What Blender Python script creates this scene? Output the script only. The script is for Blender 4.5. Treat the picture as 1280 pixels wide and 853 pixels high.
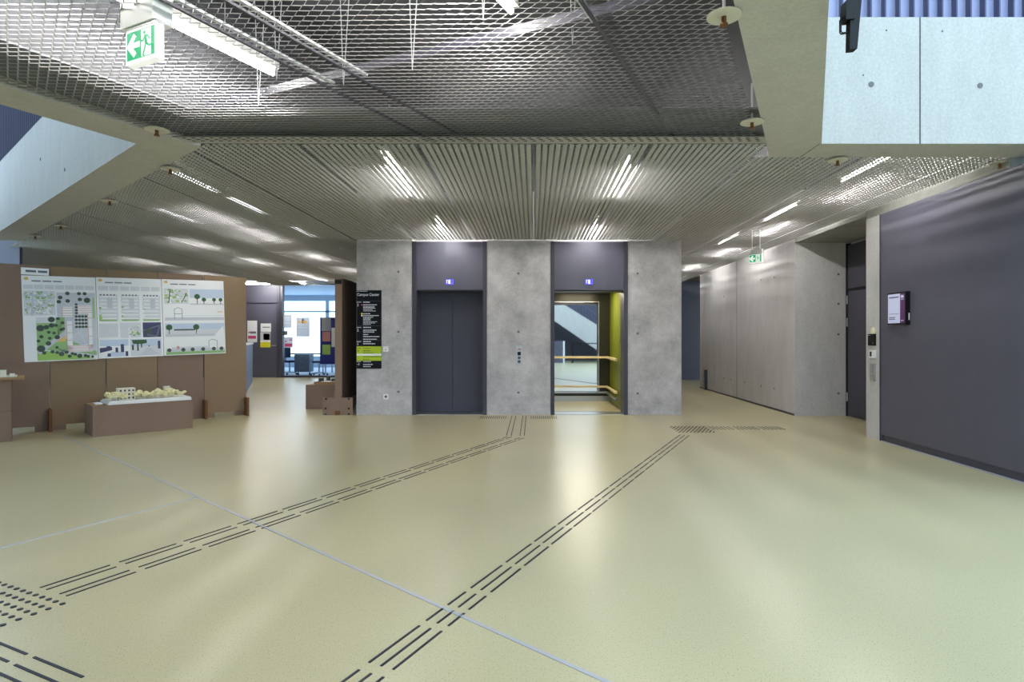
import bpy, bmesh, math, random
from math import sin, cos, pi, radians as R
from mathutils import Matrix, Vector
random.seed(7)
for o in list(bpy.data.objects): bpy.data.objects.remove(o)
scene = bpy.context.scene
C = scene.collection

# ---------------------------------------------------------------- camera, sky, exposure
F, VX, VY, EYE = 745.0, 667.0, 423.5, 1.28          # focal length in px (1280 px frame), vanishing point, eye height
cam = bpy.data.cameras.new('camera'); co = bpy.data.objects.new('camera', cam); C.objects.link(co)
co.location = (0, 0, EYE); co.rotation_euler = (pi/2, 0, 0)
cam.sensor_width = 36; cam.lens = F/1280*36
cam.shift_x = -(VX-640)/1280; cam.shift_y = -(426.5-VY)/1280
cam.clip_start = 0.05; cam.clip_end = 200
scene.camera = co
w = bpy.data.worlds.new('sky'); scene.world = w; w.use_nodes = True
bg = w.node_tree.nodes['Background']
bg.inputs[0].default_value = (0.58, 0.80, 1.0, 1); bg.inputs[1].default_value = 2.0
TUBE = 120.0
vs = scene.view_settings
vs.view_transform = 'Standard'; vs.look = 'None'; vs.gamma = 1; vs.use_curve_mapping = False
vs.exposure = 0.74

# ---------------------------------------------------------------- helpers
def lin(c):
    c /= 255.0
    return c/12.92 if c <= 0.04045 else ((c+0.055)/1.055)**2.4
def rgb(r, g, b): return (lin(r), lin(g), lin(b), 1)
MATS = {}
def mat(name, col, rough=0.6, metal=0.0, emit=0.0, noise=0.0, nscale=6.0, bump=0.0, bscale=60.0, spec=0.5, stretch=(1,1,1), alpha=None, trans=0.0):
    m = bpy.data.materials.new(name); m.use_nodes = True; nt = m.node_tree; b = nt.nodes['Principled BSDF']
    b.inputs['Base Color'].default_value = col; b.inputs['Roughness'].default_value = rough
    b.inputs['Metallic'].default_value = metal; b.inputs['Specular IOR Level'].default_value = spec
    if trans: b.inputs['Transmission Weight'].default_value = trans
    if emit: b.inputs['Emission Color'].default_value = col; b.inputs['Emission Strength'].default_value = emit
    if noise or bump:
        tc = nt.nodes.new('ShaderNodeTexCoord'); mp = nt.nodes.new('ShaderNodeMapping'); nt.links.new(tc.outputs['Object'], mp.inputs[0])
        mp.inputs['Scale'].default_value = stretch
        if noise:
            n = nt.nodes.new('ShaderNodeTexNoise'); n.inputs['Scale'].default_value = nscale; n.inputs['Detail'].default_value = 6; n.inputs['Roughness'].default_value = .62
            nt.links.new(mp.outputs[0], n.inputs[0])
            r = nt.nodes.new('ShaderNodeValToRGB'); e = r.color_ramp.elements
            e[0].position = .3; e[1].position = .7
            e[0].color = tuple(c*(1-noise) for c in col[:3])+(1,); e[1].color = tuple(min(1, c*(1+noise)) for c in col[:3])+(1,)
            nt.links.new(n.outputs[0], r.inputs[0]); nt.links.new(r.outputs[0], b.inputs['Base Color'])
        if bump:
            n2 = nt.nodes.new('ShaderNodeTexNoise'); n2.inputs['Scale'].default_value = bscale; n2.inputs['Detail'].default_value = 4
            nt.links.new(mp.outputs[0], n2.inputs[0])
            bp = nt.nodes.new('ShaderNodeBump'); bp.inputs['Strength'].default_value = bump; bp.inputs['Distance'].default_value = .01
            nt.links.new(n2.outputs[0], bp.inputs['Height']); nt.links.new(bp.outputs[0], b.inputs['Normal'])
    MATS[name] = m
    return m

def concrete(name, base, var=.2, streak=(1, 1, 1)):
    m = mat(name, base, .62, spec=.35); nt = m.node_tree; b = nt.nodes['Principled BSDF']
    tc = nt.nodes.new('ShaderNodeTexCoord'); mp = nt.nodes.new('ShaderNodeMapping'); mp.inputs['Scale'].default_value = streak
    nt.links.new(tc.outputs['Object'], mp.inputs[0])
    big = nt.nodes.new('ShaderNodeTexNoise'); big.inputs['Scale'].default_value = 2.0; big.inputs['Detail'].default_value = 10; big.inputs['Roughness'].default_value = .75
    fine = nt.nodes.new('ShaderNodeTexNoise'); fine.inputs['Scale'].default_value = 45; fine.inputs['Detail'].default_value = 5
    nt.links.new(mp.outputs[0], big.inputs[0]); nt.links.new(tc.outputs['Object'], fine.inputs[0])
    r1 = nt.nodes.new('ShaderNodeValToRGB'); e = r1.color_ramp.elements; e[0].position = .32; e[1].position = .68
    e[0].color = (1-var,)*3+(1,); e[1].color = (1+var*.45,)*3+(1,)
    r2 = nt.nodes.new('ShaderNodeValToRGB'); e = r2.color_ramp.elements; e[0].position = .3; e[1].position = .7
    e[0].color = (.9, .9, .9, 1); e[1].color = (1.06, 1.06, 1.06, 1)
    nt.links.new(big.outputs[0], r1.inputs[0]); nt.links.new(fine.outputs[0], r2.inputs[0])
    mx = nt.nodes.new('ShaderNodeMix'); mx.data_type = 'RGBA'; mx.blend_type = 'MULTIPLY'; mx.inputs[0].default_value = 1
    nt.links.new(r1.outputs[0], mx.inputs[6]); nt.links.new(r2.outputs[0], mx.inputs[7])
    m2 = nt.nodes.new('ShaderNodeMix'); m2.data_type = 'RGBA'; m2.blend_type = 'MULTIPLY'; m2.inputs[0].default_value = 1
    m2.inputs[6].default_value = base; nt.links.new(mx.outputs[2], m2.inputs[7]); nt.links.new(m2.outputs[2], b.inputs['Base Color'])
    bp = nt.nodes.new('ShaderNodeBump'); bp.inputs['Strength'].default_value = .12; bp.inputs['Distance'].default_value = .01
    nt.links.new(fine.outputs[0], bp.inputs['Height']); nt.links.new(bp.outputs[0], b.inputs['Normal'])
    return m

M_conc = concrete('concrete', rgb(198, 194, 196), .42)
M_conc_vert = concrete('concrete_board', rgb(198, 196, 197), .14, (2, 2, .5))
M_conc_white = concrete('concrete_light', rgb(190, 187, 181), .1, (3, 3, .7))
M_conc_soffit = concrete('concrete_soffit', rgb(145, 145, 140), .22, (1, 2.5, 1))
M_tray = mat('grey_tray', rgb(112, 114, 120), .6)
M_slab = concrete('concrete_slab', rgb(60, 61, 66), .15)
M_purple = mat('purple_grey_panel', rgb(84, 83, 98), .42, noise=.05, nscale=3)
M_purple_dk = mat('dark_purple_panel', rgb(66, 66, 80), .4, noise=.05, nscale=3)
M_frame = mat('dark_frame', rgb(62, 60, 72), .4)
M_rail = mat('violet_slat', rgb(158, 161, 196), .4)
M_railpost = mat('violet_post', rgb(70, 70, 100), .4)
M_black = mat('black', rgb(11, 11, 14), .5, spec=.3)
M_alu = mat('expanded_aluminium', rgb(180, 180, 180), .5, metal=.6)
M_steel = mat('brushed_steel', rgb(190, 190, 190), .3, metal=.9)
M_chan = mat('galvanised_channel', rgb(190, 195, 200), .4, metal=.4)
M_white = mat('white_paint', rgb(235, 235, 235), .5)
M_paper = mat('paper', rgb(242, 243, 246), .7)
M_card2 = mat('cardboard_yellowish', rgb(143, 122, 99), .85, noise=.05, nscale=14, spec=.1, bump=.05, stretch=(8, 1, 1))
M_card = mat('cardboard', rgb(138, 116, 102), .85, noise=.06, nscale=14, spec=.1, bump=.05, stretch=(1, 1, 8))
M_card_side = mat('cardboard_edge', rgb(160, 130, 98), .85, noise=.1, nscale=30, spec=.1)
M_card_dk = mat('cardboard_foot', rgb(118, 84, 56), .85, noise=.08, nscale=14, spec=.1)
M_bronze = mat('sprinkler_brass', rgb(120, 80, 50), .4, metal=.6)
M_mirror = mat('mirror', (.86, .88, .9, 1), .02, metal=1)
M_olive = mat('olive_panel', rgb(112, 120, 0), .4)
M_darksteel = mat('dark_car_panel', rgb(50, 48, 36), .3, metal=.4)
M_wood = mat('pale_wood_rail', rgb(225, 205, 160), .4)
M_glass = mat('clear_glass', (1, 1, 1, 1), .0, trans=1.0)
M_glass.node_tree.nodes['Principled BSDF'].inputs['IOR'].default_value = 1.02
M_tube = mat('lamp_tube', (1, .98, .93, 1), .5, emit=TUBE)
M_tube2 = mat('lamp_tube_soft', (1, .98, .93, 1), .5, emit=TUBE*.75)
M_green = mat('sign_green', rgb(0, 170, 110), .5); bgn = M_green.node_tree.nodes['Principled BSDF']
bgn.inputs['Emission Color'].default_value = rgb(0, 190, 125); bgn.inputs['Emission Strength'].default_value = .3
M_signwhite = mat('sign_white', (1, 1, 1, 1), .5, emit=.3)
M_blue_lit = mat('blue_display', rgb(70, 70, 255), .4, emit=.9)
M_white_lit = mat('white_display', (1, 1, 1, 1), .4, emit=1.0)
M_lime = mat('lime_print', rgb(178, 200, 40), .6)
M_navyboard = mat('sign_black', rgb(14, 17, 25), .6, spec=.2)
M_text = mat('sign_text', rgb(205, 208, 215), .6)
M_tdark = mat('sign_text_dark', rgb(60, 75, 20), .6)
M_pink = mat('pink_print', rgb(200, 70, 120), .6)
M_yellow = mat('yellow_print', rgb(225, 215, 40), .6)
M_blueboard = mat('blue_felt', rgb(40, 50, 130), .8)
M_joint = mat('joint_strip', rgb(178, 178, 186), .45, metal=.2)
M_tact = mat('tactile_black', rgb(24, 25, 40), .5)
M_cream = mat('model_foam', rgb(232, 224, 175), .8, noise=.12, nscale=60)
M_modelw = mat('model_card', rgb(228, 222, 205), .7)
M_bluegrey = mat('blue_grey_counter', rgb(96, 106, 140), .5)
M_office = mat('office_white', rgb(225, 232, 240), .7)
M_chair = mat('chair_fabric', rgb(60, 80, 110), .8)
M_screen = mat('screen_lilac', rgb(190, 195, 225), .4, emit=.18)
M_scr2 = mat('screen_purple', rgb(85, 45, 92), .4, emit=.1)

def floor_mat():
    m = mat('khaki_floor', rgb(190, 184, 140), .3, spec=.5); nt = m.node_tree; b = nt.nodes['Principled BSDF']
    tc = nt.nodes.new('ShaderNodeTexCoord')
    a = nt.nodes.new('ShaderNodeTexNoise'); a.inputs['Scale'].default_value = 150; a.inputs['Detail'].default_value = 2
    c = nt.nodes.new('ShaderNodeTexNoise'); c.inputs['Scale'].default_value = .7; c.inputs['Detail'].default_value = 1
    nt.links.new(tc.outputs['Object'], a.inputs[0]); nt.links.new(tc.outputs['Object'], c.inputs[0])
    r = nt.nodes.new('ShaderNodeValToRGB'); e = r.color_ramp.elements; e[0].position = .29; e[1].position = .41
    e[0].color = rgb(132, 122, 88); e[1].color = rgb(188, 178, 142)
    nt.links.new(a.outputs[0], r.inputs[0])
    r2 = nt.nodes.new('ShaderNodeValToRGB'); e = r2.color_ramp.elements; e[0].position = .3; e[1].position = .7
    e[0].color = (.93, .93, .92, 1); e[1].color = (1.03, 1.03, 1.02, 1); nt.links.new(c.outputs[0], r2.inputs[0])
    mx = nt.nodes.new('ShaderNodeMix'); mx.data_type = 'RGBA'; mx.blend_type = 'MULTIPLY'; mx.inputs[0].default_value = 1
    nt.links.new(r.outputs[0], mx.inputs[6]); nt.links.new(r2.outputs[0], mx.inputs[7]); nt.links.new(mx.outputs[2], b.inputs['Base Color'])
    r3 = nt.nodes.new('ShaderNodeMapRange'); r3.inputs[3].default_value = .27; r3.inputs[4].default_value = .33
    nt.links.new(c.outputs[0], r3.inputs[0]); nt.links.new(r3.outputs[0], b.inputs['Roughness'])
    return m
M_floor = floor_mat()

class MB:
    def __init__(s): s.v = []; s.f = []; s.m = []
    def add(s, vs, fs, mi=0):
        n = len(s.v); s.v += [tuple(v) for v in vs]; s.f += [tuple(i+n for i in f) for f in fs]; s.m += [mi]*len(fs); return s
    def box(s, x0, x1, y0, y1, z0, z1, mi=0, M=None):
        vs = [(x, y, z) for z in (z0, z1) for y in (y0, y1) for x in (x0, x1)]
        if M: vs = [M @ Vector(v) for v in vs]
        return s.add(vs, [(0,2,3,1),(4,5,7,6),(0,1,5,4),(2,6,7,3),(0,4,6,2),(1,3,7,5)], mi)
    def prism(s, poly, z0, z1, mi=0):
        a = sum(poly[i][0]*poly[(i+1) % len(poly)][1]-poly[(i+1) % len(poly)][0]*poly[i][1] for i in range(len(poly)))
        if a < 0: poly = poly[::-1]
        n = len(poly); vs = [(p[0], p[1], z0) for p in poly]+[(p[0], p[1], z1) for p in poly]
        return s.add(vs, [tuple(range(n-1, -1, -1)), tuple(range(n, 2*n))]+[(i, (i+1) % n, n+(i+1) % n, n+i) for i in range(n)], mi)
    def vprism(s, poly, y0, y1, mi=0):      # polygon in x-z, extruded along y
        a = sum(poly[i][0]*poly[(i+1) % len(poly)][1]-poly[(i+1) % len(poly)][0]*poly[i][1] for i in range(len(poly)))
        if a < 0: poly = poly[::-1]
        n = len(poly); vs = [(p[0], y0, p[1]) for p in poly]+[(p[0], y1, p[1]) for p in poly]
        return s.add(vs, [tuple(range(n)), tuple(range(2*n-1, n-1, -1))]+[(i, n+i, n+(i+1) % n, (i+1) % n) for i in range(n)], mi)
    def cyl(s, p0, p1, r, n=10, mi=0, r1=None):
        p0 = Vector(p0); p1 = Vector(p1); d = (p1-p0).normalized(); r1 = r if r1 is None else r1
        a = d.orthogonal().normalized(); b = d.cross(a)
        vs = [p0+a*r*cos(2*pi*i/n)+b*r*sin(2*pi*i/n) for i in range(n)]+[p1+a*r1*cos(2*pi*i/n)+b*r1*sin(2*pi*i/n) for i in range(n)]
        return s.add(vs, [tuple(range(n-1, -1, -1)), tuple(range(n, 2*n))]+[(i, (i+1) % n, n+(i+1) % n, n+i) for i in range(n)], mi)
    def rect(s, x0, x1, z0, z1, y, mi=0): return s.add([(x0,y,z0),(x1,y,z0),(x1,y,z1),(x0,y,z1)], [(0,1,2,3)], mi)
    def poly(s, pts, y, mi=0):
        a = sum(pts[i][0]*pts[(i+1) % len(pts)][1]-pts[(i+1) % len(pts)][0]*pts[i][1] for i in range(len(pts)))
        if a < 0: pts = pts[::-1]
        return s.add([(p[0], y, p[1]) for p in pts], [tuple(range(len(pts)))], mi)
    def disc(s, x, z, r, y, mi=0, n=12, sz=1): return s.poly([(x+r*cos(2*pi*i/n), z+sz*r*sin(2*pi*i/n)) for i in range(n)], y, mi)
    def stroke(s, pts, wd, y, mi=0):
        for (x0, z0), (x1, z1) in zip(pts[:-1], pts[1:]):
            L = math.hypot(x1-x0, z1-z0) or 1; nx, nz = -(z1-z0)/L*wd/2, (x1-x0)/L*wd/2; ex, ez = (x1-x0)/L*wd*.3, (z1-z0)/L*wd*.3
            s.poly([(x0-ex+nx, z0-ez+nz), (x1+ex+nx, z1+ez+nz), (x1+ex-nx, z1+ez-nz), (x0-ex-nx, z0-ez-nz)], y, mi)
        return s
    def blob(s, c, r, rz, n=7, rings=4, jit=.2, mi=0):
        vs = [(c[0], c[1], c[2]-rz)]
        for i in range(1, rings):
            a = -pi/2+pi*i/rings
            for k in range(n):
                j = 1+random.uniform(-jit, jit); vs.append((c[0]+r*cos(a)*cos(2*pi*k/n)*j, c[1]+r*cos(a)*sin(2*pi*k/n)*j, c[2]+rz*sin(a)*j))
        vs.append((c[0], c[1], c[2]+rz)); fs = [(0, 1+(k+1) % n, 1+k) for k in range(n)]
        for i in range(rings-2):
            for k in range(n): a = 1+i*n; fs.append((a+k, a+(k+1) % n, a+n+(k+1) % n, a+n+k))
        t = len(vs)-1; a = 1+(rings-2)*n; fs += [(a+k, a+(k+1) % n, t) for k in range(n)]
        return s.add(vs, fs, mi)
    def mesh(s, name, mats):
        me = bpy.data.meshes.new(name); me.from_pydata(s.v, [], s.f)
        for m in (mats if isinstance(mats, (list, tuple)) else [mats]): me.materials.append(m)
        me.polygons.foreach_set('material_index', s.m); me.update(); return me
    def build(s, name, mats, parent=None, loc=None, rotz=0):
        return put(name, s.mesh(name, mats), parent, loc, rotz)

def put(name, me, parent=None, loc=None, rotz=0):
    o = bpy.data.objects.new(name, me); C.objects.link(o)
    if parent: o.parent = parent
    if loc: o.location = loc
    if rotz: o.rotation_euler = (0, 0, rotz)
    return o
def tag(o, label, cat, group=None, kind=None):
    o['label'] = label; o['category'] = cat
    if group: o['group'] = group
    if kind: o['kind'] = kind
    return o
def thing(name, label, cat, loc=(0,0,0), rotz=0, group=None, kind=None):
    o = bpy.data.objects.new(name, None); C.objects.link(o); o.empty_display_size = .1
    o.location = loc; o.rotation_euler = (0, 0, rotz)
    return tag(o, label, cat, group, kind)
def struct(o, label=None, cat=None):
    o['kind'] = 'structure'
    if label: o['label'] = label
    if cat: o['category'] = cat
    return o
def dup(root, loc, rotz=None, label=None, group=None):
    r = root.copy(); C.objects.link(r); r.location = loc
    if rotz is not None: r.rotation_euler = (0, 0, rotz)
    if label: r['label'] = label
    if group: r['group'] = group
    for ch in list(root.children):
        c = ch.copy(); C.objects.link(c); c.parent = r
        for g in list(ch.children):
            k = g.copy(); C.objects.link(k); k.parent = c
    return r
def px(x, Y): return (x-VX)/F*Y                  # pixel column at depth Y -> X
def pz(y, Y): return EYE+(VY-y)/F*Y              # pixel row at depth Y -> Z
def on_z(x, y, z):                               # pixel on a horizontal plane
    Y = (z-EYE)*F/(VY-y); return (px(x, Y), Y)
CEIL = 2.93; ME = 2.938; SLAB = 3.75; YE = 10.0
N = Vector((cos(R(25)), -sin(R(25)))); D = Vector((sin(R(25)), cos(R(25))))   # across / along the diagonal walkway
def wp(o, s): return (o*N.x+s*D.x, o*N.y+s*D.y)
def o_at_Y(o, Y): s = (Y-o*N.y)/D.y; return wp(o, s)
WROT = -R(25)

# ---------------------------------------------------------------- floor
floor = struct(MB().box(-16, 14, -13, 27, -.2, 0).build('floor', M_floor), 'khaki speckled seamless floor', 'floor')
def strip(p, q, wd, z=.003):
    L = math.hypot(q[0]-p[0], q[1]-p[1]); o = MB().box(0, L, -wd/2, wd/2, -.004, z).build('joint_strip', M_joint, floor, (p[0], p[1], 0), math.atan2(q[1]-p[1], q[0]-p[0])); return o
j0 = (-6.3, 7.93); j1 = (2.0, .72)
strip(j0, j1, .02)
strip((-2.715, 4.80), (-2.715-D.x*5.5, 4.80-D.y*5.5), .02)
dash = MB().box(-.1675, .1675, -.0055, .0055, -.002, .003).mesh('tactile_bar', M_tact)
dot = MB().cyl((0, 0, -.002), (0, 0, .004), .0125, 8).mesh('tactile_dot', M_tact)
short = MB().box(-.15, .15, -.0055, .0055, -.002, .003).mesh('tactile_bar_short', M_tact)
def tdash(o, s0, s1, along=True):
    if along: x, y = wp(o, (s0+s1)/2); a = R(65)
    else: x, y = wp((s0+s1)/2, o); a = R(-25)
    b = put('tactile_bar', dash, floor, (x, y, 0), a); b.scale = ((s1-s0)/.335, 1, 1)
for o in (-1.582, -1.523, -1.465):
    tdash(o, 1.47, 1.80); tdash(o, 1.857, 2.19); tdash(o, 2.244, 2.378); tdash(o, 2.42, 2.58)
    k = 2.634
    while k < 8.05: tdash(o, k, k+.335); k += .387
for o in (-3.588, -3.530, -3.411, -3.354):
    k = 1.702
    while k < 6.8:
        tdash(o, k, min(k+.335, 6.9)); k += .387
for x in (-.358, -.295, -.179, -.123):
    for y0, y1 in ((7.86, 8.2), (8.25, 8.58), (8.63, 8.97), (9.02, 9.36), (9.41, 9.86)):
        b = put('tactile_bar', dash, floor, (x, (y0+y1)/2, 0), pi/2); b.scale = ((y1-y0)/.335, 1, 1)
for xs in (-.86, -.04):
    for i in range(13):
        b = put('tactile_bar', short, floor, (xs+i*.034, 9.68, 0), pi/2)
for g in range(3):
    for i in range(6):
        put('tactile_bar', short, floor, (2.54+g*.36+i*.055, 8.52, 0), pi/2)
for i in range(11):
    for j in range(11):
        x, y = wp(-3.27-i*.0585, 1.643-j*.0585); 
        if px(0, y) < x+.15: put('tactile_dot', dot, floor, (x, y, 0))
for i in range(10):
    for j in range(10): put('tactile_dot', dot, floor, (1.98+i*.052+(.03 if j % 2 else 0), 8.12+j*.06, 0))
for i, s in enumerate((1.32, 1.258, 1.2)):
    for k in range(3): tdash(s, -2.493-.002*i-.387*k-.335-(.1 if i else 0)*0, -2.493-.387*k, False)

# ---------------------------------------------------------------- elevator block
XB0, XB1 = -2.97, 2.48
E1, E2 = (-2.035, -.785), (.285, 1.58)
mb = MB()
mb.box(XB0, E1[0], YE, YE+.5, 0, SLAB).box(E1[1], E2[0], YE, YE+.5, 0, SLAB).box(E2[1], XB1, YE, YE+.5, 0, SLAB)
mb.box(E1[0], E1[1], YE+.06, YE+.5, CEIL-.02, SLAB).box(E2[0], E2[1], YE+.06, YE+.5, CEIL-.02, SLAB)
mb.box(XB0, XB0+.25, YE+.5, 14, 0, SLAB).box(XB1-.25, XB1, YE+.5, 14, 0, SLAB).box(XB0, XB1, 13.8, 14, 0, SLAB)
wall_back = struct(mb.build('wall_elevator', M_conc), 'grey exposed concrete lift core with two lift openings', 'wall')
hole = MB().cyl((0, -.004, 0), (0, .004, 0), .02, 10).mesh('tie_hole', mat('hole_dark', rgb(110, 109, 107), .8))
for x, y in ((498, 340), (498, 415), (498, 490), (648, 342), (648, 415), (648, 491), (797, 342), (797, 417), (797, 492)):
    put('tie_hole', hole, wall_back, (px(x, YE), YE, pz(y, YE)))

def elevator(n, x0, x1, label, closed):
    d = thing('door_%d' % n, label, 'elevator door', ((x0+x1)/2, YE, 0), kind='structure'); h = (x1-x0)/2
    zt = 2.10; ft = .065
    for s in (-1, 1):
        a, b = sorted((s*h, s*(h-ft)))
        MB().box(a, b, -.012, .40, 0, CEIL-.02).build('door_frame', M_frame, d)
    MB().box(-h+ft, h-ft, .015, .06, zt, CEIL-.02).build('lintel_panel', M_purple, d)
    MB().box(-h+ft, h-ft, .06, .40, zt-.02, zt+.05).build('door_header', M_frame, d)
    MB().box(-h+ft, h-ft, -.005, .40, 0, .008).build('threshold', M_steel, d)
    dp = MB().box(-.06, .06, -.0, .016, 2.19, 2.275).build('floor_display', M_blue_lit, d)
    MB().stroke([(-.002, 2.21), (-.002, 2.256)], .026, -.002).stroke([(-.045, 2.21), (-.045, 2.26), (-.03, 2.26)], .004, -.002).build('display_digit', M_white_lit, dp)
    if closed:
        MB().box(-h+ft, .0, .36, .385, .012, zt-.02).build('door_leaf', M_purple_dk, d)
        MB().box(.006, h-ft, .352, .38, .012, zt-.02).build('door_leaf', M_purple_dk, d)
    return d
elevator(1, *E1, 'closed grey lift door beside the black directory sign', True)
elevator(2, *E2, 'open lift doorway with mirrored car inside', False)

car = thing('elevator_car', 'lift car with mirror, wooden handrails and olive green side wall', 'elevator car', (.93, 10.46, 0))
cw, cd, ch = .625, 1.69, 2.2
MB().box(-cw, cw, 0, cd, -.02, .006).build('car_floor', M_floor, car)
MB().box(-cw-.03, cw+.03, 0, cd, ch, ch+.04).build('car_ceiling', M_darksteel, car)
MB().box(cw, cw+.03, 0, cd, 0, ch).build('side_panel', M_olive, car)
MB().box(-cw-.03, -cw, 0, cd, 0, ch).build('side_panel', M_olive, car)
MB().box(-cw-.03, cw+.03, cd, cd+.03, 0, ch).build('back_panel', M_darksteel, car)
mr = MB().box(-cw+.02, .39, cd-.012, cd-.002, .21, 2.02).build('mirror', M_mirror, car)
MB().box(.39, .405, cd-.016, cd-.002, .21, 2.02).box(-cw+.02, .405, cd-.016, cd-.002, 2.02, 2.035).build('mirror_frame', M_steel, mr)
MB().box(-cw, cw, cd-.016, cd, .0, .11).build('kick_plate', M_steel, car)
for z, r in ((.90, .02), (.305, .018), (.19, .018)):
    hr = MB().box(-cw+.02, cw-.06, cd-.09, cd-.05, z-r, z+r).build('handrail', M_wood if z > .2 else M_steel, car)
    MB().box(cw-.09, cw-.05, .25, cd-.05, z-r, z+r).build('handrail', M_wood if z > .2 else M_steel, car)
    [MB().cyl(a_, b_, .008, 6).build('bracket', M_steel, hr) for a_, b_ in (((-.1, cd-.07, z), (-.1, cd, z)), ((.5, cd-.07, z), (.5, cd, z)), ((cw-.07, .6, z), (cw, .6, z)))]
MB().box(-.35, .35, .45, 1.1, ch-.02, ch-.005).build('light_panel', mat('car_light', (1, .9, .7, 1), .5, emit=14), car)
MB().box(cw-.012, cw, .1, .18, .95, 1.2).build('button_panel', M_steel, car)

# ---------------------------------------------------------------- right wall, niche, corridor
XR = 4.33
wr = struct(MB().box(XR, XR+.25, 4.7, 7.44, .085, 2.83).build('wall_right', M_purple), 'smooth dark purple-grey panelled wall', 'wall')
MB().box(XR+.02, XR+.25, 4.7, 7.44, 0, .085).build('skirting', M_purple_dk, wr)
MB().box(XR-.012, XR+.02, 4.7, 7.45, 0, .006).build('floor_trim', M_joint, wr)
MB().box(XR-.006, XR+.006, 7.435, 7.452, 0, 2.83).build('edge_trim', M_frame, wr)
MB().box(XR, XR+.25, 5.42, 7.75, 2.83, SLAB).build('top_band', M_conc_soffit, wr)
wc = struct(MB().box(XR, XR+.25, 7.45, 7.76, 0, 2.83).build('wall_right_pier', M_conc_vert), 'narrow concrete wall end carrying switches', 'wall')
mb = MB().box(XR, XR+1.6, 9.88, 15.5, 0, SLAB)
wcr = struct(mb.build('wall_corridor', M_conc_vert), 'pale concrete corridor wall past the recessed door', 'wall')
for x, y in ((883, 467), (905, 473), (914, 474.5), (931, 478), (951.5, 482.5), (968, 486), (951, 350), (968, 347), (905, 371)):
    Yp = F*XR/(x-VX); put('tie_hole', hole, wcr, (XR, Yp, pz(y, Yp)), pi/2)
for x, y in ((1048, 343), (1048, 380), (1048, 418), (1048, 492)):
    put('tie_hole', hole, wcr, (px(x, 9.88), 9.88, pz(y, 9.88)))
for Yj in (F*XR/(921-VX),):
    MB().box(XR-.002, XR, Yj-.006, Yj+.006, 0, CEIL).build('formwork_joint', M_slab, wcr)
MB().box(XR-.01, XR, 9.9, 15.5, 0, .03).build('floor_edge', M_frame, wcr)
struct(MB().box(5.24, 5.6, 7.3, 9.88, 0, SLAB).box(XR+.25, 5.6, 7.3, 7.75, 0, SLAB).build('wall_niche', M_conc), 'concrete side of the door recess', 'wall')
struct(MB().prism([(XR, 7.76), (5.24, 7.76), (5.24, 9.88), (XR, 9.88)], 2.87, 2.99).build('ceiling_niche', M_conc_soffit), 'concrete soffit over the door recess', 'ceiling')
d3 = thing('door_3', 'dark recessed door with transom panel behind the concrete pier', 'door', (5.235, 9.3, 0), kind='structure')
MB().box(-.05, .005, -.62, .54, .01, 2.06).build('door_leaf', M_frame, d3)
MB().box(-.05, .005, -.62, .54, 2.11, 2.82).build('transom_panel', M_frame, d3)
MB().box(-.06, .005, .54, .58, 0, 2.85).box(-.06, .005, -.62, .54, 2.065, 2.105).build('door_frame', M_black, d3)
for z in (.32, 1.55, 1.92): MB().cyl((-.065, .53, z-.07), (-.065, .53, z+.07), .014, 8).build('hinge', M_steel, d3)
MB().box(-.1, -.05, -.22, -.16, 1.35, 1.55).build('door_closer_plate', M_white, d3)
struct(MB().box(2.0, 9, 18.5, 18.8, 0, SLAB).build('wall_corridor_end', M_purple), 'purple-grey wall closing the corridor', 'wall')
struct(MB().box(7.5, 7.8, 15.5, 18.5, 0, SLAB).build('wall_corridor_side', M_conc), 'concrete wall around the corridor corner', 'wall')
ps = thing('wall_bumper', 'short metal guard post at the foot of the concrete corridor wall', 'guard post', (XR-.035, 14.9, 0))
MB().box(-.035, .035, -.05, .05, 0, .5).build('post', M_purple, ps); MB().box(-.04, -.035, -.05, .05, 0, .5).build('face_plate', M_steel, ps); MB().box(-.04, .035, -.055, -.05, 0, .5).build('cap_strip', M_frame, ps)

# things on the pier and wall (local front is -Y, turned to face -X)
def wallthing(name, label, cat, Y, z, X=XR, rot=-pi/2): return thing(name, label, cat, (X, Y, z), rot)
t = wallthing('room_display', 'black-cased room booking screen on the dark purple wall', 'display', 7.03, 1.635)
MB().box(-.178, .178, -.05, 0, -.19, .19).build('casing', M_black, t)
sc = MB().box(-.163, .075, -.054, -.05, -.172, .172).build('screen', M_screen, t)
MB().rect(-.14, .05, .125, .14, -.055).rect(-.14, .05, -.065, -.06, -.055).rect(-.14, -.02, -.11, -.1, -.055).rect(-.14, -.02, -.13, -.12, -.055).build('screen_text', mat('screen_ink', rgb(90, 95, 120), .6), sc)['kind'] = 'stuff'
s2 = MB().box(.075, .163, -.054, -.05, -.172, .172).build('colour_bar', M_scr2, t)
MB().rect(.09, .145, .12, .15, -.055).rect(.09, .145, .1, .108, -.055).rect(.09, .145, -.15, -.14, -.055).build('bar_text', M_screen, s2)['kind'] = 'stuff'
MB().box(.178, .181, -.02, -.008, -.14, -.06).build('side_label', M_white, t)
t = wallthing('wall_sensor', 'round cream button above the black card reader', 'sensor', 7.59, 1.375)
MB().cyl((0, 0, 0), (0, -.012, 0), .048, 18).build('body', mat('cream_plastic', rgb(238, 232, 205), .5), t)
MB().cyl((0, -.012, 0), (0, -.02, 0), .03, 16).build('cap', MATS['cream_plastic'], t)
t = wallthing('card_reader', 'black glass card reader on the concrete pier', 'card reader', 7.61, 1.265)
MB().box(-.075, .075, -.02, 0, -.075, .075).build('body', M_black, t); MB().box(-.07, -.02, -.022, -.02, .055, .062).box(.03, .045, -.022, -.02, -.05, -.035).build('status_light', M_steel, t)['kind'] = 'stuff'
t = wallthing('intercom', 'white key-pad unit below the black card reader', 'keypad', 7.585, 1.085)
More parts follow.
